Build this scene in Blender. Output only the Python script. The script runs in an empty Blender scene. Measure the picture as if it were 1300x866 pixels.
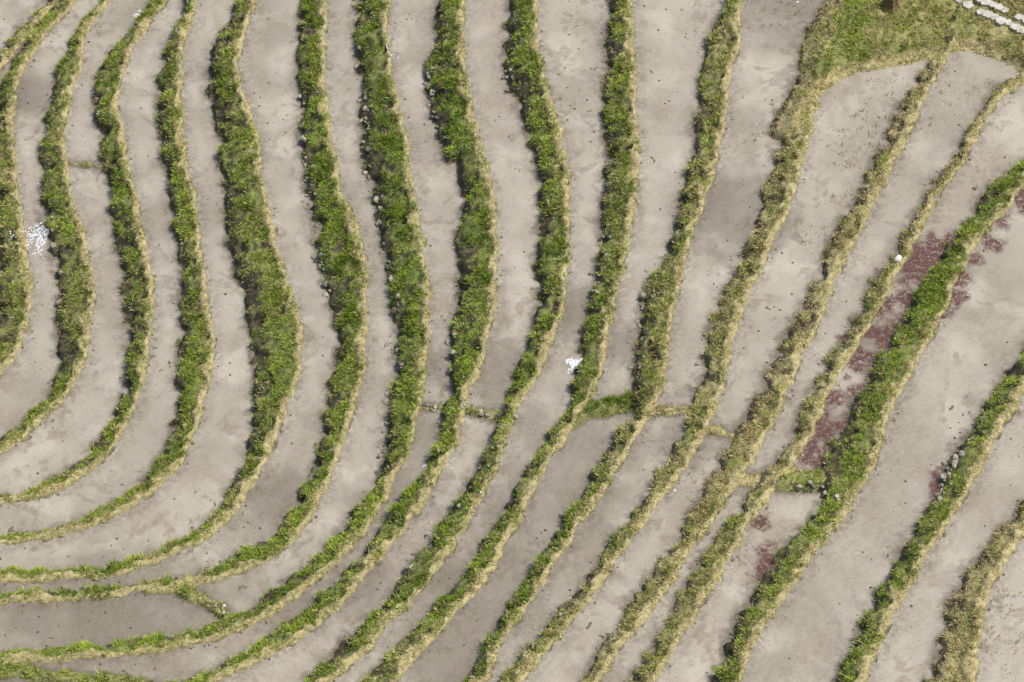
import bpy, math, numpy as np
from mathutils import Vector
rng = np.random.default_rng(7)
scene = bpy.context.scene

# ------------------------------------------------------------------ camera
P = math.radians(52.0); DIST = 130.0; FOC = 104.0
cam_d = bpy.data.cameras.new("camera"); cam = bpy.data.objects.new("camera", cam_d)
scene.collection.objects.link(cam); scene.camera = cam
cam_d.lens = FOC; cam_d.sensor_width = 36; cam_d.clip_end = 3000; cam_d.clip_start = 1
C = np.array([0, -DIST*math.cos(P), DIST*math.sin(P)])
cam.location = C; cam.rotation_euler = (math.pi/2-P, 0, 0)
FW = np.array([0, math.cos(P), -math.sin(P)]); UP = np.array([0, math.sin(P), math.cos(P)])
K = 36/FOC/1300
def ray(u, v):
    dx = (np.asarray(u, float)-650)*K; dy = (433-np.asarray(v, float))*K
    return np.stack([dx, FW[1]+dy*UP[1], FW[2]+dy*UP[2]], -1)
def survey(pts, z):           # survey photo measurement -> plan position at elevation z
    pts = np.asarray(pts, float); d = ray(pts[:, 0], pts[:, 1])
    t = (z-C[2])/d[:, 2]
    return np.stack([C[0]+d[:, 0]*t, C[1]+d[:, 1]*t], -1)
def project(x, y, z):
    q = np.stack([x-C[0], y-C[1], z-C[2]], -1)
    f = q@FW; return 650+q[..., 0]/f/K, 433-(q@UP)/f/K

# ------------------------------------------------------------------ noise
def vnoise(x, y, s, seed):
    r = np.random.default_rng(seed).random((256, 256)).astype(np.float32)
    X = x/s+1000.3; Y = y/s+1000.7
    xi = np.floor(X).astype(int); yi = np.floor(Y).astype(int)
    fx = X-xi; fy = Y-yi; fx = fx*fx*(3-2*fx); fy = fy*fy*(3-2*fy)
    a = r[xi & 255, yi & 255]; b = r[(xi+1) & 255, yi & 255]; c = r[xi & 255, (yi+1) & 255]; d = r[(xi+1) & 255, (yi+1) & 255]
    return (a*(1-fx)+b*fx)*(1-fy)+(c*(1-fx)+d*fx)*fy
def fbm(x, y, s, seed, o=3):
    t = 0; a = 1; n = 0
    for k in range(o):
        cs, sn = math.cos(.6+k*1.1), math.sin(.6+k*1.1)
        t = t+a*vnoise(x*cs-y*sn, x*sn+y*cs, s/2**k, seed+k*13); n += a; a *= .55
    return t/n
def ss(x, a, b):
    t = np.clip((x-a)/(b-a), 0, 1); return t*t*(3-2*t)

# ------------------------------------------------------------------ terrace bunds: (step m, dryness, rim line, foot line, end direction)
LEFT = (-1, .08); DOWN = (-.6, 1)
B = [
 ("A", .5, .55, [(75,0),(45,35),(15,72),(0,90),(-40,140)], [(60,0),(30,35),(5,62),(-10,78),(-50,120)], (-.6,1)),
 ("B", .9, .35, [(98,0),(62,40),(38,75),(22,120),(18,170),(22,230),(30,280),(38,340),(40,390),(25,440),(0,478),(-40,520)],
   [(80,0),(45,40),(15,85),(0,130),(-7,200),(-5,260),(-2,320),(-2,380),(-12,430),(-60,480)], (-1,.8)),
 ("C", .9, .22, [(140,0),(112,45),(98,95),(85,145),(85,200),(95,260),(112,310),(120,360),(115,420),(100,480),(60,530),(0,578),(-60,610)],
   [(128,0),(95,45),(75,95),(57,150),(52,210),(55,270),(68,320),(72,370),(70,430),(72,480),(42,525),(0,560),(-60,595)], (-1,.4)),
 ("D", .9, .15, [(212,0),(180,45),(160,85),(152,130),(160,180),(172,240),(185,300),(195,360),(192,430),(180,490),(155,550),(110,605),(50,632),(0,642),(-60,650)],
   [(195,0),(160,45),(130,85),(118,130),(125,180),(138,240),(148,300),(155,360),(160,430),(158,490),(130,550),(80,600),(30,622),(0,628),(-60,636)], LEFT),
 ("E", .8, .15, [(250,0),(235,60),(232,110),(232,160),(242,220),(252,290),(262,360),(272,420),(268,480),(250,545),(215,605),(150,655),(80,680),(0,692),(-60,700)],
   [(238,0),(210,60),(200,110),(200,160),(212,220),(222,290),(228,360),(228,420),(222,480),(220,540),(204,585),(150,637),(80,668),(0,680),(-60,688)], LEFT),
 ("F", 1.1, .18, [(325,0),(305,60),(308,110),(328,170),(335,230),(348,290),(368,360),(385,420),(375,490),(350,560),(320,620),(270,680),(180,722),(100,735),(0,740),(-60,742)],
   [(303,0),(270,60),(263,110),(275,170),(283,230),(287,290),(305,370),(318,430),(322,480),(318,540),(302,605),(258,668),(175,713),(100,726),(0,730),(-60,732)], LEFT),
 ("G", .8, .1, [(415,0),(415,60),(415,120),(425,190),(435,240),(455,290),(465,340),(466,410),(462,470),(445,540),(415,620),(370,690),(310,725),(250,742),(190,752),(100,762),(0,765),(-60,767)],
   [(383,0),(378,60),(378,120),(383,190),(390,240),(400,300),(415,360),(425,410),(422,470),(412,540),(390,610),(350,675),(290,713),(235,732),(185,740),(100,751),(0,755),(-60,756)], LEFT),
 ("H", 1., .08, [(492,0),(495,60),(505,120),(520,190),(530,260),(542,330),(546,400),(540,470),(525,550),(498,620),(460,680),(400,740),(340,785),(290,805),(200,828),(100,838),(0,842),(-60,845)],
   [(453,0),(452,60),(460,120),(460,190),(472,250),(485,320),(500,390),(505,450),(495,520),(485,590),(448,655),(385,725),(320,772),(280,793),(190,813),(100,825),(0,828),(-60,830)], LEFT),
 ("I", 1., .08, [(590,0),(588,60),(598,120),(612,180),(628,250),(632,310),(630,370),(622,430),(600,490),(590,530),(568,590),(530,650),(480,715),(420,780),(350,830),(270,868),(200,890)],
   [(553,0),(548,60),(545,120),(560,180),(580,230),(580,300),(580,370),(575,430),(572,480),(560,530),(550,580),(500,650),(450,715),(390,775),(310,832),(240,866),(180,885)], (-1,.3)),
 ("J", .9, .08, [(683,0),(685,60),(700,120),(715,180),(722,230),(722,300),(720,370),(705,430),(675,490),(650,545),(630,600),(595,660),(560,720),(500,790),(450,840),(420,866),(390,890)],
   [(645,0),(640,60),(645,110),(668,160),(682,220),(685,280),(682,340),(680,400),(665,450),(640,510),(618,570),(578,640),(535,705),(480,770),(420,830),(385,866),(360,890)], (-1,.8)),
 ("K", .8, .2, [(803,0),(806,60),(808,130),(812,190),(808,250),(800,310),(785,370),(770,440),(758,490),(735,530),(715,560),(690,600),(655,670),(615,740),(560,800),(500,866),(480,890)],
   [(772,0),(768,60),(765,130),(765,200),(765,250),(760,310),(752,370),(740,430),(725,490),(712,530),(690,565),(662,605),(627,665),(584,735),(534,790),(478,850),(440,890)], DOWN),
 ("L", .9, .42, [(945,0),(938,50),(928,110),(918,180),(900,240),(880,300),(865,360),(852,420),(845,480),(830,520),(800,570),(770,620),(730,680),(690,740),(650,800),(615,866),(600,890)],
   [(925,0),(900,50),(890,110),(880,180),(870,240),(845,320),(822,370),(808,420),(802,470),(800,520),(770,570),(745,620),(710,670),(670,735),(635,790),(590,866),(575,890)], DOWN),
 ("M", .6, .7, [(1085,-60),(1075,0),(1055,70),(1040,110),(1030,170),(1012,240),(985,300),(955,370),(935,430),(915,500),(890,560),(850,620),(800,690),(760,750),(700,820),(662,866),(650,890)],
   [(1060,-60),(1045,0),(1018,50),(1010,100),(985,140),(975,170),(985,200),(965,260),(945,320),(920,370),(900,420),(893,470),(880,520),(850,580),(810,640),(760,712),(708,778),(650,850),(620,890)], DOWN),
 ("N", .35, .9, [(1260,-60),(1230,20),(1205,70),(1180,110),(1162,160),(1130,220),(1100,280),(1070,340),(1050,390),(1025,440),(1000,500),(975,550),(945,605),(920,640),(880,700),(840,760),(800,810),(760,866),(745,890)],
   [(1250,-60),(1215,20),(1190,70),(1160,110),(1135,150),(1110,200),(1078,260),(1050,310),(1035,350),(1010,400),(980,460),(955,510),(928,560),(902,610),(870,665),(820,730),(780,795),(735,866),(720,890)], DOWN),
 ("O", .35, .65, [(1370,20),(1330,70),(1300,105),(1272,125),(1248,160),(1228,200),(1202,235),(1177,280),(1150,330),(1125,375),(1100,420),(1070,470),(1045,520),(1020,570),(985,620),(950,670),(910,740),(870,800),(835,866),(820,890)],
   [(1355,20),(1310,75),(1278,102),(1255,125),(1232,160),(1205,205),(1178,245),(1148,290),(1125,335),(1097,380),(1070,425),(1045,470),(1018,520),(992,570),(955,620),(925,667),(885,725),(840,790),(800,866),(785,890)], DOWN),
 ("P", .8, .12, [(1400,120),(1340,190),(1300,238),(1270,275),(1235,320),(1210,370),(1185,420),(1160,470),(1140,510),(1120,560),(1100,610),(1070,660),(1030,710),(990,770),(960,820),(940,866),(930,890)],
   [(1390,90),(1340,160),(1300,200),(1250,250),(1215,297),(1185,338),(1155,390),(1125,440),(1095,490),(1068,540),(1050,580),(1040,610),(1035,645),(1000,690),(955,750),(928,800),(905,866),(895,890)], DOWN),
 ("Q", .8, .12, [(1400,320),(1340,420),(1300,500),(1270,550),(1245,600),(1220,640),(1190,690),(1160,740),(1130,800),(1098,866),(1085,890)],
   [(1400,290),(1340,380),(1300,437),(1270,485),(1235,540),(1203,585),(1190,630),(1155,680),(1120,745),(1090,800),(1060,866),(1045,890)], DOWN),
 ("R", .6, .95, [(1400,510),(1340,610),(1300,680),(1268,730),(1252,780),(1245,830),(1240,866),(1235,890)],
   [(1400,490),(1340,585),(1300,635),(1250,700),(1215,745),(1197,800),(1180,866),(1175,890)], (-.2,1)),
]
def catmull(p, n=6):
    p = np.asarray(p, float); q = np.vstack([2*p[0]-p[1], p, 2*p[-1]-p[-2]]); out = []
    for i in range(1, len(q)-2):
        for k in range(n):
            t = k/n; a, b, c, d = q[i-1], q[i], q[i+1], q[i+2]
            out.append(.5*(2*b+(c-a)*t+(2*a-5*b+4*c-d)*t*t+(3*b-a-3*c+d)*t**3))
    out.append(p[-1]); return np.array(out)
def extend(p, sd, ed):
    sd = np.array(sd, float); sd /= np.linalg.norm(sd); ed = np.array(ed, float); ed /= np.linalg.norm(ed)
    return np.vstack([[p[0]+sd*900], p, [p[-1]+ed*900]])

# plan grid
X0, X1, Y0, Y1 = -30., 30., -29., 32.
CS = .064
nx = int((X1-X0)/CS)+1; ny = int((Y1-Y0)/CS)+1
gx = np.linspace(X0, X1, nx); gy = np.linspace(Y0, Y1, ny)
GX, GY = np.meshgrid(gx, gy)         # [ny,nx]
cnx, cny = 290, 295
cx = np.linspace(X0, X1, cnx); cy = np.linspace(Y0, Y1, cny); CX, CY = np.meshgrid(cx, cy)
def bil(F, x, y, x0=X0, x1=X1, y0=Y0, y1=Y1):
    h, w = F.shape[:2]
    fx = np.clip((x-x0)/(x1-x0)*(w-1), 0, w-1.001); fy = np.clip((y-y0)/(y1-y0)*(h-1), 0, h-1.001)
    xi = fx.astype(int); yi = fy.astype(int); a = fx-xi; b = fy-yi
    return (F[yi, xi]*(1-a)+F[yi, xi+1]*a)*(1-b)+(F[yi+1, xi]*(1-a)+F[yi+1, xi+1]*a)*b
def sdist(poly, signed=True):
    best = np.full(CX.shape, 1e9); sg = np.ones(CX.shape)
    for i in range(len(poly)-1):
        ax, ay = poly[i]; dx, dy = poly[i+1]-poly[i]; L = dx*dx+dy*dy
        if L < 1e-9: continue
        px = CX-ax; py = CY-ay
        t = np.clip((px*dx+py*dy)/L, 0, 1)
        d = (px-t*dx)**2+(py-t*dy)**2
        m = d < best; best = np.where(m, d, best)
        if signed: sg = np.where(m, np.sign(dx*py-dy*px), sg)
    return bil(np.sqrt(best)*sg, GX, GY)

tot = sum(b[1] for b in B); z = -tot/2-1.0
n1 = fbm(GX, GY, 1.3, 5, 3)-.5; n2 = fbm(GX, GY, .4, 25, 2)-.5; n3 = fbm(GX, GY, .9, 45, 3)-.5; n4 = fbm(GX, GY, .35, 47, 2)-.5
n5 = ss(fbm(GX, GY, .75, 49, 2), .55, .8)
base = np.full(GX.shape, z); wlev = np.full(GX.shape, z)
band = np.zeros(GX.shape); rim = np.zeros(GX.shape); foot = np.zeros(GX.shape); lip = np.zeros(GX.shape)
dry = np.zeros(GX.shape); core = np.zeros(GX.shape, bool); tt = np.zeros(GX.shape); edist = np.full(GX.shape, 9.); fdist = np.full(GX.shape, 9.)
pid = np.zeros(GX.shape)
levels = {}
for k, (nm, st, dr, Rp, Fp, ed) in enumerate(B):
    levels[nm] = z
    Fw = survey(extend(catmull(Fp), (20, -60), ed), z)
    Rw = survey(extend(catmull(Rp), (20, -60), ed), z+st+.08)
    sF = sdist(Fw)+n1*.46+n2*.40-.30*n5-.03
    sR = sdist(Rw)+n3*.30+n4*.24+.03
    RW = .28+.34*(n2+n3)
    sT = sR+RW
    t = np.where(sT >= 0, 1, np.where(sF <= 0, 0, sF/np.maximum(sF-sT, 1e-4)))
    base += st*t**.5; wlev += st*(t > .5); pid += (t > .5)
    inb = ss(sF, -.03, .06)*(1-ss(sR, -.05, .03))
    dry = np.where(inb > band, dr, dry); band = np.maximum(band, inb)
    rim = np.maximum(rim, ss(sR, -RW-.18, -RW+.02)*(1-ss(sR, -.03, .04))*(sF > 0))
    lip = np.maximum(lip, .12*ss(sR, -RW-.15, -RW+.03)*(1-ss(sR, -.12, .05)))
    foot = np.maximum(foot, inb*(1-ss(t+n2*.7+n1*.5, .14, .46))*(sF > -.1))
    tt = np.where((t > 0) & (t < 1), 1, tt)
    core |= (sF > .35) & (sR < -.22)
    edist = np.minimum(edist, np.maximum(np.maximum(-sF, sR), 0)); fdist = np.where(sF < .2, np.minimum(fdist, np.maximum(-sF, 0)), fdist)
    z += st
# cross bunds (no step): pts, width m, height, dryness, level
names = [b[0] for b in B]
def lev_after(n): i = names.index(n); return levels[names[i+1]] if i+1 < len(B) else z
CB = [
 ([(190,745),(225,748),(258,762),(298,788)], .24, .16, .3, lev_after("G")),
 ([(530,516),(550,515),(572,520)], .12, .10, .5, lev_after("H")),
 ([(596,522),(618,524),(645,532)], .16, .12, .5, lev_after("I")),
 ([(715,540),(745,522),(790,512),(815,505)], .40, .2, .05, lev_after("K")),
 ([(825,522),(855,520),(890,520)], .22, .12, .8, lev_after("L")),
 ([(885,545),(915,548),(955,560)], .24, .10, .9, lev_after("M")),
 ([(920,600),(955,608),(1000,604)], .32, .12, .8, lev_after("N")),
 ([(990,610),(1030,608),(1070,604)], .50, .24, .05, lev_after("O")),
 ([(88,206),(105,208),(124,211)], .10, .09, .5, lev_after("C")),
 ([(-60,840),(0,850),(60,857),(140,864),(230,880)], .34, .16, .15, lev_after("H")),
]
for pts, w, h, dr, lv in CB:
    d = sdist(survey(catmull(pts), lv+.08), False)+n1*.34+n2*.30
    inb = 1-ss(d, w-.06, w+.05)
    free = band < .5
    dry = np.where((inb > band), dr, dry); band = np.maximum(band, inb)
    lip = np.maximum(lip, h*(1-ss(d, w*.4, w+.05))*free)
    rim = np.maximum(rim, inb*free*(.9 if dr > .6 else .2))
    edist = np.minimum(edist, np.maximum(d-w, 0)); fdist = np.minimum(fdist, np.maximum(d-w, 0))
# grassy knoll (top right)
kl = lev_after("M")
KP = [(1090,-120),(1062,-30),(1050,8),(1022,42),(1016,90),(990,140),(985,160),(1020,160),(1040,118),(1075,92),(1130,80),(1192,68),(1230,66),(1275,80),(1300,98),(1345,100),(1420,60),(1500,-120)]
KW = survey(catmull(KP+[KP[0]], 4), kl+.35)
dk = sdist(KW, False)
inside = np.zeros(GX.shape, bool)
j = len(KW)-1
for i in range(len(KW)):
    xi, yi = KW[i]; xj, yj = KW[j]
    if yi != yj:
        inside ^= ((yi > GY) != (yj > GY)) & (GX < (xj-xi)*(GY-yi)/(yj-yi)+xi)
    j = i
dk = np.where(inside, dk, -dk)+n1*.3
kn = ss(dk, -.05, .12)
base += .45*ss(dk, -.05, .9)+.25*ss(dk, 1., 4.)*fbm(GX, GY, 3, 71)
U, V = project(GX, GY, base)
kdry = np.where(U > 1100, .62, .2)
dry = np.where(kn > band, kdry, dry); band = np.maximum(band, kn)
rimk = kn*(1-ss(dk, .38, .6)); rim = np.where(dk > .3, rimk, np.maximum(rim, rimk)); foot *= 1-kn; core |= dk > .3
rim = np.where(dk > .6, 0, rim)
# along-band dryness changes measured in the photo
dry = np.clip(dry+.2*ss(U, 560, 720)*ss(V, 480, 640)*(dry < .3)*(U < 900)-.22*ss(V, 580, 720)*(U < 1000)*(dry > .4)+.4*(fbm(GX, GY, 3.0, 500, 2)-.5), 0, 1)
# bare earth holes in the risers
holes = ss(fbm(GX, GY, .55, 555, 3), .59, .71)*tt*(1-rim)*(1-kn)*np.where(V < 560, 1, .4)
# mud in the paddies: clods and ragged muddy margins
cl = fbm(GX, GY, .28, 91, 2); clm = fbm(GX, GY, 2.6, 95, 2)
clod = ss(cl+(clm-.5)*.35, .82, .98)*.10
marg = (1-ss(edist, .02, .40))*ss(fbm(GX, GY, .5, 130, 3), .44, .68)*.09
terr = base+lip+band*((fbm(GX, GY, .6, 60, 3)-.5)*.34*(1-rim*.7)+(fbm(GX, GY, .2, 66, 1)-.5)*.07-.10*holes)-(1-band)*(.075-np.maximum(clod, marg))

def H(x, y): return bil(terr, x, y)
def ground(u, v):           # find plan position where a survey sight line meets the terrain
    d = ray(u, v); zz = np.linspace(14, -14, 1400)
    t = (zz-C[2])/d[2]; x = C[0]+d[0]*t; y = C[1]+d[1]*t
    h = H(x, y); k = np.argmax(zz <= h)
    return x[k], y[k], h[k]

# ------------------------------------------------------------------ mesh helpers
def grid_mesh(name, Z, keep, attrs, mat):
    me = bpy.data.meshes.new(name)
    idx = np.arange(nx*ny).reshape(ny, nx)
    q = np.stack([idx[:-1, :-1], idx[:-1, 1:], idx[1:, 1:], idx[1:, :-1]], -1)
    q = q[keep] if keep is not None else q.reshape(-1, 4)
    used, inv = np.unique(q.ravel(), return_inverse=True)
    co = np.stack([GX, GY, Z], -1).reshape(-1, 3)[used].astype(np.float32)
    nf = len(q)
    me.vertices.add(len(co)); me.vertices.foreach_set("co", co.ravel())
    me.loops.add(nf*4); me.loops.foreach_set("vertex_index", inv.astype(np.int32).ravel())
    me.polygons.add(nf); me.polygons.foreach_set("loop_start", np.arange(nf, dtype=np.int32)*4)
    me.polygons.foreach_set("use_smooth", np.ones(nf, bool))
    me.update(calc_edges=True)
    for an, A in attrs.items():
        a = me.attributes.new(an, 'FLOAT_COLOR', 'POINT')
        c = np.ones((len(co), 4), np.float32); c[:, :3] = A.reshape(-1, 3)[used]
        a.data.foreach_set("color", c.ravel())
    me.materials.append(mat)
    ob = bpy.data.objects.new(name, me); scene.collection.objects.link(ob); return ob
def tri_mesh(name, co, tris, mat, col=None, smooth=False):
    me = bpy.data.meshes.new(name); nf = len(tris)
    me.vertices.add(len(co)); me.vertices.foreach_set("co", co.astype(np.float32).ravel())
    me.loops.add(nf*3); me.loops.foreach_set("vertex_index", tris.astype(np.int32).ravel())
    me.polygons.add(nf); me.polygons.foreach_set("loop_start", np.arange(nf, dtype=np.int32)*3)
    if smooth: me.polygons.foreach_set("use_smooth", np.ones(nf, bool))
    me.update(calc_edges=True)
    if col is not None:
        a = me.attributes.new("col", 'FLOAT_COLOR', 'POINT')
        c = np.ones((len(co), 4), np.float32); c[:, :3] = col
        a.data.foreach_set("color", c.ravel())
    me.materials.append(mat)
    ob = bpy.data.objects.new(name, me); scene.collection.objects.link(ob); return ob

# ------------------------------------------------------------------ materials
class NT:
    def __init__(s, name):
        s.m = bpy.data.materials.new(name); s.m.use_nodes = True; s.t = s.m.node_tree; s.b = s.t.nodes["Principled BSDF"]
        s.co = s.t.nodes.new("ShaderNodeTexCoord").outputs["Object"]
    def n(s, ty, **kw):
        n = s.t.nodes.new(ty)
        for k, v in kw.items(): setattr(n, k, v)
        return n
    def l(s, a, b): s.t.links.new(a, b)
    def attr(s, nm):
        a = s.n("ShaderNodeAttribute", attribute_name=nm); sp = s.n("ShaderNodeSeparateColor"); s.l(a.outputs["Color"], sp.inputs[0]); return a, sp
    def noise(s, sc, det=4, rough=.6, lo=None, hi=None, vec=None, dist=0):
        n = s.n("ShaderNodeTexNoise"); n.inputs["Scale"].default_value = sc; n.inputs["Detail"].default_value = det; n.inputs["Roughness"].default_value = rough
        n.inputs["Distortion"].default_value = dist
        s.l(vec or s.co, n.inputs["Vector"]); o = n.outputs["Fac"]
        if lo is not None:
            r = s.n("ShaderNodeMapRange"); r.inputs[1].default_value = lo; r.inputs[2].default_value = hi; s.l(o, r.inputs[0]); o = r.outputs[0]
        return o
    def mix(s, f, a, b, mode='MIX'):
        m = s.n("ShaderNodeMix", data_type='RGBA', blend_type=mode)
        for i, v in ((0, f), (6, a), (7, b)):
            if isinstance(v, (int, float)): m.inputs[i].default_value = v
            elif isinstance(v, tuple): m.inputs[i].default_value = (*v, 1)
            else: s.l(v, m.inputs[i])
        return m.outputs[2]
    def math(s, op, a, b):
        m = s.n("ShaderNodeMath", operation=op)
        for i, v in enumerate((a, b)):
            if isinstance(v, (int, float)): m.inputs[i].default_value = v
            else: s.l(v, m.inputs[i])
        return m.outputs[0]
    def bump(s, h, st, dist):
        b = s.n("ShaderNodeBump"); b.inputs["Strength"].default_value = st; b.inputs["Distance"].default_value = dist
        s.l(h, b.inputs["Height"]); s.l(b.outputs[0], s.b.inputs["Normal"])

# terrain
M = NT("terrace_soil"); a, sp = M.attr("cov")
nz = M.noise(4, 4, .7, .35, .65)
mud = M.mix(nz, (.085, .068, .044), (.20, .168, .118))
grs = M.mix(nz, (.09, .115, .022), (.19, .21, .05))
straw = M.mix(nz, (.22, .18, .075), (.48, .41, .21))
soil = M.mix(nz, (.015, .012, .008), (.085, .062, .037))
c = M.mix(sp.outputs[0], mud, grs)
c = M.mix(sp.outputs[1], c, straw)
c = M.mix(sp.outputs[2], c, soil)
M.l(c, M.b.inputs["Base Color"]); M.b.inputs["Roughness"].default_value = .95
M.bump(M.noise(9, 4, .75), .9, .08)
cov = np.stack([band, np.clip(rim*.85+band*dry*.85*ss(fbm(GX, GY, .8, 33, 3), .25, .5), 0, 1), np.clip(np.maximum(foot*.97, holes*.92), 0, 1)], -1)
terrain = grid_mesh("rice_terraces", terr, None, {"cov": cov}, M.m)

# water masks
def blobs(L, sc=1.0, rag=1.8, s=.9):
    o = np.zeros(GX.shape)
    nn = fbm(GX, GY, s, 120, 4)-.5
    for (u, v, r) in L:
        x, y, _ = ground(u, v); rr = r/29.
        d = np.hypot(GX-x, GY-y)/rr
        o = np.maximum(o, 1-ss(d+nn*rag, .45, 1.1*sc))
    return o
alg = blobs([(1192,312,22),(1178,322,24),(1165,345,28),(1150,365,30),(1140,385,30),(1130,402,36),(1118,425,30),(1098,455,20),(1066,515,32),(1055,535,36),(1045,555,34),(1035,580,28),
             (1296,262,14),(1275,285,14),(1255,308,14),(1238,333,12),(1222,356,12),(1210,380,12),(1198,403,11),(1290,250,12),(1228,555,16),(1195,610,14),(1208,590,14),(962,660,12),(975,715,20),(965,735,14)], 1.2, 3.2, .8)
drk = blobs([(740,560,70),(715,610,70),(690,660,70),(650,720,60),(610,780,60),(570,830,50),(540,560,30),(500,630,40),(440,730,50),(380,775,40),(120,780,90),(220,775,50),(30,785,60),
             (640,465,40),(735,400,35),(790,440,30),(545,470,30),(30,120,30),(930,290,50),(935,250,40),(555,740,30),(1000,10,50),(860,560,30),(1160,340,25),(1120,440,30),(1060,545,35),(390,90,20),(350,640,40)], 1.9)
fd = (1-ss(fdist, 0, .36))  # wet margin plus the bank's dark reflection, painted into the water colour
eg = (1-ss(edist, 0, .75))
# shallow mud showing through: broad tone, ploughed/trodden marks, pale silt
wx_ = GX+1.4*(fbm(GX, GY, 1.8, 600, 2)-.5); wy_ = GY+1.4*(fbm(GX, GY, 1.8, 610, 2)-.5)
mot = ss(fbm(wx_, wy_*.7, 2.6, 620, 4), .44, .70)*.6
gate = ss(fbm(GX, GY, 2.2, 640, 2), .38, .66)
mot = np.maximum(mot, gate*ss(fbm(wx_, wy_, .42, 650, 3), .56, .68)*.75)
mot = np.maximum(mot, .4*ss(vnoise(edist*1.0, GY*.25+GX*.12, .16, 660), .62, .95)*ss(fbm(GX, GY, 1.9, 670, 2), .42, .62))
silt = ss(fbm(wx_*.8, wy_, 1.6, 680, 3), .52, .76)
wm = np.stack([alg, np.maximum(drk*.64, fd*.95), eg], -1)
wp = np.stack([vnoise(pid*7.3, pid*3.1, 1., 3), mot, silt], -1)
W = NT("muddy_water"); a, sp = W.attr("wm"); a2, sp2 = W.attr("wp")
fn = W.noise(4, 4, .65, .38, .64, None, .8)
c = W.mix(W.noise(.35, 4, .6, .35, .65), (.285, .248, .188), (.365, .323, .255))
def dk_(nz, f, colr):
    global c
    c = W.mix(W.math('MULTIPLY', nz, f), c, colr)
dk_(sp2.outputs[0], .5, (.250, .224, .175))
dk_(sp2.outputs[2], .50, (.42, .38, .31))
dk_(W.math('MULTIPLY', sp2.outputs[1], W.math('ADD', W.math('MULTIPLY', fn, .5), .5)), .80, (.155, .122, .076))
dk_(W.noise(12, 2, .6, .62, .70, None, .3), .40, (.10, .08, .048))
dk_(sp.outputs[1], .80, (.105, .082, .055))  # dark mud zones and the painted bank reflection along bund feet
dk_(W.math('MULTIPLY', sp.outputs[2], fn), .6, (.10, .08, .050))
dk_(W.math('MULTIPLY', sp.outputs[0], W.noise(5, 5, .85, .40, .50)), .96, (.075, .022, .012))
W.l(c, W.b.inputs["Base Color"]); W.b.inputs["Roughness"].default_value = .04; W.b.inputs["IOR"].default_value = 1.7
mp2 = W.n("ShaderNodeMapping"); mp2.inputs["Scale"].default_value = (1, 2.4, 1); mp2.inputs["Rotation"].default_value = (0, 0, .4); W.l(W.co, mp2.inputs[0])
W.bump(W.noise(3.2, 2, .5, vec=mp2.outputs[0]), .6, .06)
lv = wlev
keepv = ~core
same = (lv[:-1, :-1] == lv[:-1, 1:]) & (lv[:-1, :-1] == lv[1:, 1:]) & (lv[:-1, :-1] == lv[1:, :-1])
keep = same & keepv[:-1, :-1] & keepv[1:, 1:] & keepv[:-1, 1:] & keepv[1:, :-1]
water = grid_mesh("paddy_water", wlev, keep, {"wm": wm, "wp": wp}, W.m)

# wide hillside below / around
hs = bpy.data.meshes.new("hillside")
g = np.linspace(-600, 600, 61); HX, HY = np.meshgrid(g, g)
HZ = .27*HX-8.5+(fbm(HX, HY, 90, 7)-.5)*30*ss(np.hypot(HX, HY), 60, 200)
vs = np.stack([HX, HY, HZ], -1).reshape(-1, 3).tolist()
hs.from_pydata(vs, [], [(r*61+q, r*61+q+1, (r+1)*61+q+1, (r+1)*61+q) for r in range(60) for q in range(60)])
Mh = NT("hill_grass"); Mh.l(Mh.mix(Mh.noise(.3, 6, .7, .35, .65), (.06, .09, .02), (.16, .15, .07)), Mh.b.inputs["Base Color"]); Mh.b.inputs["Roughness"].default_value = .95
hs.materials.append(Mh.m); ob = bpy.data.objects.new("hillside", hs); scene.collection.objects.link(ob)

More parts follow.
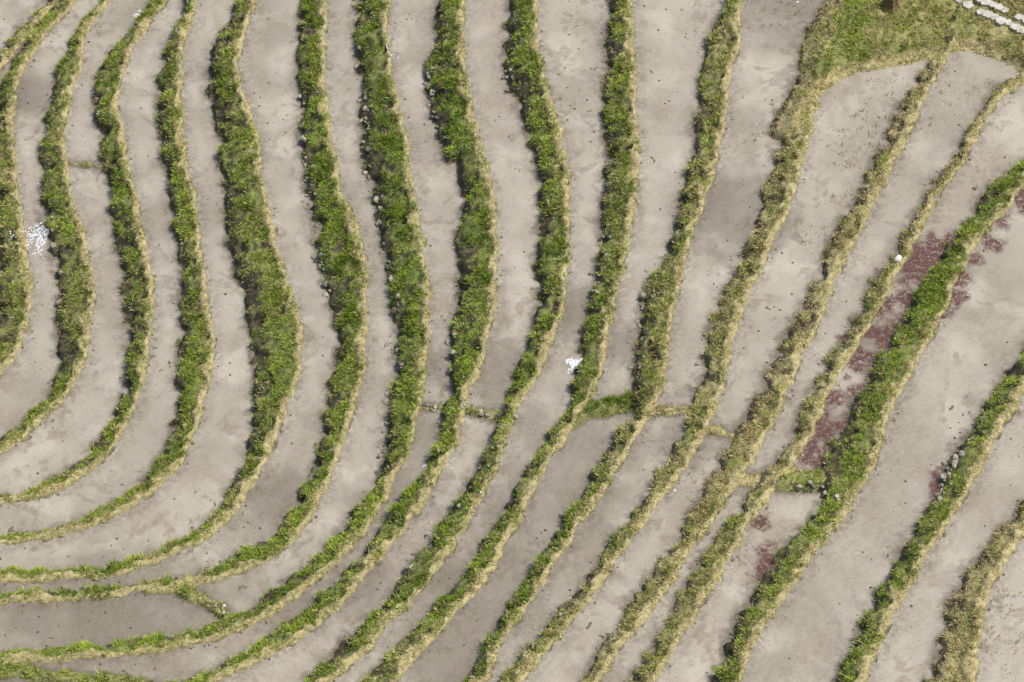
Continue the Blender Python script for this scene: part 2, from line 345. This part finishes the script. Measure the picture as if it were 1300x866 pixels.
# ------------------------------------------------------------------ grass tufts
G = NT("grass_blades"); a, sp = G.attr("col")
df = G.n("ShaderNodeBsdfDiffuse"); G.l(a.outputs["Color"], df.inputs[0]); G.t.nodes.remove(G.b)
tr = G.n("ShaderNodeBsdfTranslucent"); G.l(a.outputs["Color"], tr.inputs[0]); mx = G.n("ShaderNodeMixShader"); mx.inputs[0].default_value = .42
G.l(df.outputs[0], mx.inputs[1]); G.l(tr.outputs[0], mx.inputs[2]); G.l(mx.outputs[0], G.t.nodes["Material Output"].inputs[0])
gyy, gxx = np.gradient(base, gy[1]-gy[0], gx[1]-gx[0])
def blades(name, n, per, rad, dens, lenf, widf, colf, lean=.5, down=.35):
    x = rng.uniform(X0+.5, X1-.5, n); y = rng.uniform(Y0+.5, Y1-.5, n); zz = H(x, y)
    u, v = project(x, y, zz)
    vis = (u > -50) & (u < 1350) & (v > -50) & (v < 920)
    p = bil(dens, x, y)*np.where(vis, 1, .06)
    k = rng.random(n) < p; cxx, cyy = x[k], y[k]; nt = len(cxx)
    Lt = lenf(cxx, cyy)*rng.uniform(.55, 1.4, nt); ct = colf(cxx, cyy, nt)*rng.uniform(.62, 1.3, (nt, 1))
    r = lambda q: np.repeat(q, per, axis=0)
    n = nt*per; az = rng.uniform(0, 2*np.pi, n); rr = rad*np.sqrt(rng.random(n))
    x = r(cxx)+np.cos(az)*rr; y = r(cyy)+np.sin(az)*rr; zz = H(x, y)
    L = r(Lt)*rng.uniform(.7, 1.2, n); wd = widf*rng.uniform(.6, 1.4, n)
    la = (.25+.9*rr/rad)*lean*rng.uniform(.5, 1.2, n); az = az+rng.normal(0, .5, n)
    gX = np.clip(bil(gxx, x, y), -1.5, 1.5); gY = np.clip(bil(gyy, x, y), -1.5, 1.5)
    dx = np.cos(az)*la-gX*down; dy = np.sin(az)*la-gY*down
    nr = 1/np.sqrt(1+dx*dx+dy*dy)
    wa = rng.uniform(0, 2*np.pi, n); w = np.stack([np.cos(wa)*wd/2, np.sin(wa)*wd/2, wa*0], -1)
    b = np.stack([x, y, zz-.02], -1)
    mid = b+np.stack([dx*L*.40*nr, dy*L*.40*nr, L*.55*nr], -1)
    tip = b+np.stack([dx*L*1.2*nr, dy*L*1.2*nr, L*.88*nr], -1)
    co = np.stack([b, mid-w, mid+w, tip], 1).reshape(-1, 3)
    o = np.arange(n)[:, None]*4
    tris = np.concatenate([o+np.array([0, 2, 1]), o+np.array([1, 2, 3])], 1).reshape(-1, 3)
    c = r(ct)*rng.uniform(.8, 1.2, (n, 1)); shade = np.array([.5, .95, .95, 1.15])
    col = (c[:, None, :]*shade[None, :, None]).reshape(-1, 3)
    return tri_mesh(name, co, tris, G.m, np.clip(col, 0, .88)), n
def lerp(a, b, t): return np.array(a)[None]*(1-t[:, None])+np.array(b)[None]*t[:, None]
clump = fbm(GX, GY, .55, 200, 3)
patch = fbm(GX, GY, 2.4, 210, 3)
rimgap = ss(fbm(GX, GY, 1.1, 220, 3), .46, .62)        # stretches where green grass overruns the rim
dgreen = band*(1-rim*(.95-.55*rimgap))*(1-foot*.88)*(1-holes*.85)*ss(clump, .30, .54)*(1-.75*dry*ss(patch, .25, .5))
def gcol(x, y, n):
    m = vnoise(x, y, 2.8, 301)*.55+vnoise(x, y, .7, 302)*.45+rng.normal(0, .16, n)
    c = lerp((.13, .215, .020), (.43, .54, .080), np.clip(m*1.5-.22, 0, 1))
    dr = bil(dry, x, y); q = rng.random(n) < dr*.9+.07
    c[q] = lerp((.38, .33, .13), (.68, .58, .30), rng.random(q.sum())); return c
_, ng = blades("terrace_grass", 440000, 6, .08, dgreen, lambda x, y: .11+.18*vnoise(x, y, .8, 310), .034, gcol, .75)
ddry = np.clip(rim*(.95-.45*rimgap)+band*dry*.75*ss(patch, .25, .45), 0, 1)*ss(fbm(GX, GY, .4, 215, 2), .22, .42)
def dcol(x, y, n):
    c = lerp((.42, .34, .15), (.78, .66, .37), np.clip(rng.random(n)*.6+vnoise(x, y, 1.2, 333)*.5, 0, 1))
    q = rng.random(n) < .07+.45*ss(vnoise(x, y, 1.7, 340), .48, .8); c[q] = lerp((.22, .31, .04), (.43, .50, .10), rng.random(q.sum())); return c
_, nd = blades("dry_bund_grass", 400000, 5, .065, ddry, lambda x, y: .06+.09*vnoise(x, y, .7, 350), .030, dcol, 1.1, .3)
# sparse old rice straw and reeds standing in the water
reed = blobs([(1120,170,45),(1080,180,40),(1110,110,25),(1070,250,25),(990,15,40),(970,180,20),(1010,250,20),(1285,800,60),(1290,770,40),(880,605,35),(905,640,30),(960,660,30),(1120,560,12),
              (1150,200,25),(1260,120,25),(1190,110,30),(1040,300,25),(1000,420,25),(1110,400,20),(980,500,25),(860,790,20),(940,700,25),(1045,450,15),(840,350,15),(1060,600,25),(660,800,15),(740,60,5)], 1.3)
_, nr_ = blades("rice_stubble", 60000, 5, .09, reed*.5*(1-kn)*(1-core), lambda x, y: .26+0*x, .028,
   lambda x, y, n: lerp((.22, .20, .07), (.58, .48, .25), rng.random(n)), .5, 0)

# ------------------------------------------------------------------ rocks
import bmesh
def ico(sub):
    bm = bmesh.new(); bmesh.ops.create_icosphere(bm, subdivisions=sub, radius=1); bm.verts.ensure_lookup_table()
    v = np.array([q.co[:] for q in bm.verts]); f = np.array([[q.index for q in t.verts] for t in bm.faces]); bm.free(); return v, f
IV, IF = ico(2); SV, SF = ico(1)
def rocks(name, items, mat, V0=IV, F0=IF, flat=.7, rough=.3):
    cs, fs, o = [], [], 0
    for it_ in items:
        x, y, z_, s = it_[:4]
        v = V0*(1+rough*(rng.random((len(V0), 1))-.5)); 
        for _ in range(3):
            nrm = rng.normal(size=3); nrm /= np.linalg.norm(nrm); d = v@nrm; v = v-np.outer(np.clip(d-.6, 0, None), nrm)
        a = rng.uniform(0, 6.28) if len(it_) < 5 else it_[4]; st_ = 1 if len(it_) < 6 else it_[5]
        v = v*np.array([st_, rng.uniform(.65, 1), flat*rng.uniform(.8, 1.2)])*s
        R = np.array([[math.cos(a), -math.sin(a), 0], [math.sin(a), math.cos(a), 0], [0, 0, 1]])
        cs.append(v@R.T+[x, y, z_]); fs.append(F0+o); o += len(V0)
    return tri_mesh(name, np.vstack(cs), np.vstack(fs), mat)
Rk = NT("stone"); Rk.l(Rk.mix(Rk.noise(1.7, 5, .8, .40, .62), (.06, .05, .036), (.40, .36, .28)), Rk.b.inputs["Base Color"]); Rk.b.inputs["Roughness"].default_value = .9; Rk.bump(Rk.noise(20, 4), .5, .03)
its = []
def along(pts, n, sp=4, s=(.06, .19)):
    p = catmull(pts)
    for _ in range(int(n*1.6)):
        q = p[rng.integers(len(p))]+rng.normal(0, sp, 2); x, y, zz = ground(*q); its.append((x, y, zz+.03, s[0]+(s[1]-s[0])*rng.random()**1.8))
along([(380,120),(384,190),(392,240),(402,300),(418,370)], 34)
along([(462,130),(462,190),(474,250),(488,320),(502,390)], 50)
along([(495,430),(505,460),(495,520),(485,580)], 34)
along([(546,90),(548,130),(560,175)], 22)
along([(642,80),(645,115)], 8)
along([(120,120),(123,150)], 7)
along([(770,150),(768,300),(755,370)], 12)
along([(850,320),(815,390),(803,470)], 24, 6)
along([(525,515),(560,518),(600,522),(640,530)], 16)
along([(555,660),(520,720),(600,620)], 10)
along([(280,772),(292,780)], 6)
along([(1200,590),(1190,630),(1240,540)], 22)
along([(400,318),(412,378)], 12, 3)
along([(450,0),(455,60),(462,120)], 12)
along([(580,370),(575,430),(572,480)], 14)
along([(60,250),(68,320),(72,400)], 12)
along([(985,610),(1030,620),(1070,640)], 12)
rocks("bank_stones", its, Rk.m)
Rw_ = NT("pale_stone"); Rw_.l(Rw_.mix(Rw_.noise(8), (.40, .38, .34), (.70, .68, .63)), Rw_.b.inputs["Base Color"]); Rw_.b.inputs["Roughness"].default_value = .85
x, y, zz = ground(1140, 330); rocks("white_boulder", [(x, y, zz+.06, .22, .2, 1.15)], Rw_.m, IV, IF, .8, .12)
for (u, v, s) in [(856,624,.09),(610,626,.08),(284,770,.10),(1012,4,.1)]:
    x, y, zz = ground(u, v); rocks("pale_stone", [(x, y, zz+.04, s)], Rw_.m)
# mud clods in the paddies
Ck = NT("mud_clod"); Ck.l(Ck.mix(Ck.noise(6), (.045, .036, .025), (.13, .105, .072)), Ck.b.inputs["Base Color"]); Ck.b.inputs["Roughness"].default_value = .8
it = []
n = 24000; xs = rng.uniform(X0+1, X1-1, n); ys = rng.uniform(Y0+1, Y1-1, n)
bd = bil(band, xs, ys); ws = bil(wlev, xs, ys); cm = fbm(xs, ys, 3.5, 95, 2); ed_ = bil(edist, xs, ys)
for i in np.nonzero((bd < .02) & (rng.random(n) < .35*ss(cm, .4, .75)+.8*(1-ss(ed_, .05, .4))))[0]: it.append((xs[i], ys[i], ws[i]-.005, .015+.07*rng.random()**2.4))
rocks("mud_clods", it, Ck.m, SV, SF, .5)

# ------------------------------------------------------------------ stone path and stump on the knoll
Sl = NT("path_slab"); Sl.l(Sl.mix(Sl.noise(3, 5, .7, .35, .65), (.30, .28, .24), (.50, .48, .42)), Sl.b.inputs["Base Color"]); Sl.b.inputs["Roughness"].default_value = .85; Sl.bump(Sl.noise(14, 4), .4, .03)
bm = bmesh.new()
pp = catmull([(1205,-16),(1232,2),(1256,14),(1282,25),(1310,38),(1345,54)], 3)
for i in range(0, len(pp)):
    for s_ in (-1, 1):
        if rng.random() < .10: continue
        q = pp[i]+np.array([3*s_+rng.uniform(-1.5, 1.5), -6*s_+rng.uniform(-1, 1)])
        x, y, zz = ground(*q); m = rng.integers(5, 7); a0 = rng.uniform(0, 6.28); vs = []; R = rng.uniform(.20, .27)
        rs = [R*rng.uniform(.85, 1.15) for _ in range(m)]
        for kz in (-.08, .10):
            vs.append([bm.verts.new((x+math.cos(a0+t*6.283/m)*rs[t]*1.2*(1 if kz < 0 else .95), y+math.sin(a0+t*6.283/m)*rs[t], zz+kz+.03)) for t in range(m)])
        bm.faces.new(vs[1])
        for t in range(m): bm.faces.new((vs[0][t], vs[0][(t+1) % m], vs[1][(t+1) % m], vs[1][t]))
me = bpy.data.meshes.new("stone_path"); bm.to_mesh(me); bm.free(); me.materials.append(Sl.m)
ob = bpy.data.objects.new("stone_path", me); scene.collection.objects.link(ob)
Bk = NT("bark"); Bk.l(Bk.mix(Bk.noise(12, 5, .7, .35, .65), (.07, .045, .02), (.26, .17, .08)), Bk.b.inputs["Base Color"]); Bk.b.inputs["Roughness"].default_value = .95; Bk.bump(Bk.noise(18, 4), .8, .05)
x, y, zz = ground(1130, 8); bm = bmesh.new(); rings = []
for (h, r) in [(-.1, .50), (.05, .42), (.2, .34), (.45, .29), (.66, .28), (.70, .23)]:
    rings.append([bm.verts.new((x+math.cos(t/18*6.283)*r*(1+.16*math.sin(t*1.9)+rng.uniform(-.05, .05)), y+math.sin(t/18*6.283)*r*(1+.16*math.sin(t*1.9)), zz+h+rng.uniform(-.02, .02))) for t in range(18)])
for a_, b_ in zip(rings, rings[1:]):
    for t in range(18): bm.faces.new((a_[t], a_[(t+1) % 18], b_[(t+1) % 18], b_[t]))
bm.faces.new(rings[-1]); me = bpy.data.meshes.new("tree_stump"); bm.to_mesh(me); bm.free(); me.materials.append(Bk.m)
ob = bpy.data.objects.new("tree_stump", me); scene.collection.objects.link(ob)

# ------------------------------------------------------------------ splashing inlets
Fm = NT("foam"); Fm.b.inputs["Base Color"].default_value = (.84, .86, .88, 1); Fm.b.inputs["Roughness"].default_value = .3
def splash(u, v, dirx, diry, length, spread, n, z0=0.):
    x, y, zz = ground(u, v); it = []
    zw = bil(wlev, np.array([x+dirx*.6]), np.array([y+diry*.6]))[0]; a0 = math.atan2(diry, dirx); nj = 10
    ja = a0+np.linspace(-1.6, 1.6, nj)*spread+rng.normal(0, .06, nj); jl = rng.uniform(.55, 1.1, nj)
    for _ in range(n):
        t = rng.random(); q = rng.integers(nj); a = ja[q]+rng.normal(0, .04); R_ = length*t*jl[q]
        px = x+math.cos(a)*R_; py = y+math.sin(a)*R_
        it.append((px, py, zw+.01+z0*(1-t)**1.5+.08*abs(rng.normal(0, .4))*(1-t), rng.uniform(.007, .020), a, rng.uniform(2, 7)))
    for _ in range(n//6):      # churned foam where the jets land
        q = rng.integers(nj); a = ja[q]+rng.normal(0, .12); t = jl[q]*rng.uniform(.6, 1.05)
        it.append((x+math.cos(a)*length*t, y+math.sin(a)*length*t, zw+.004, rng.uniform(.012, .045), a+1.57, rng.uniform(1, 2.5)))
    rocks("water_splash", it, Fm.m, SV, SF, .4)
splash(69,274,-.60,-.76,2.1,.26,900, .4)
splash(740,456,-.85,-.45,.95,.28,300)
splash(552,576,-.6,-.85,.6,.3,120)
splash(178,14,0,-1,.5,.4,80)
splash(490,55,.3,-.95,1.1,.03,60)
splash(660,465,-.5,-.8,.4,.3,25)
splash(1195,620,-.2,-1,.8,.03,60)

# ------------------------------------------------------------------ light
EL, AZ = math.radians(62), math.radians(80)     # azimuth clockwise from +Y
sd = Vector((math.sin(AZ)*math.cos(EL), math.cos(AZ)*math.cos(EL), math.sin(EL)))
s = bpy.data.lights.new("sun", 'SUN'); s.energy = 4.6; s.angle = math.radians(5); s.color = (1, .97, .91)
so = bpy.data.objects.new("sun", s); so.rotation_euler = sd.to_track_quat('Z', 'Y').to_euler(); scene.collection.objects.link(so)
w = bpy.data.worlds.new("World"); scene.world = w; w.use_nodes = True
sk = w.node_tree.nodes.new("ShaderNodeTexSky"); sk.sky_type = 'NISHITA'; sk.sun_disc = False; sk.sun_elevation = EL; sk.sun_rotation = AZ; sk.dust_density = 3; sk.air_density = 1
bg = w.node_tree.nodes["Background"]; bg.inputs[1].default_value = .15; w.node_tree.links.new(sk.outputs[0], bg.inputs[0])
scene.view_settings.view_transform = 'Standard'; scene.view_settings.look = 'None'; scene.view_settings.exposure = 0
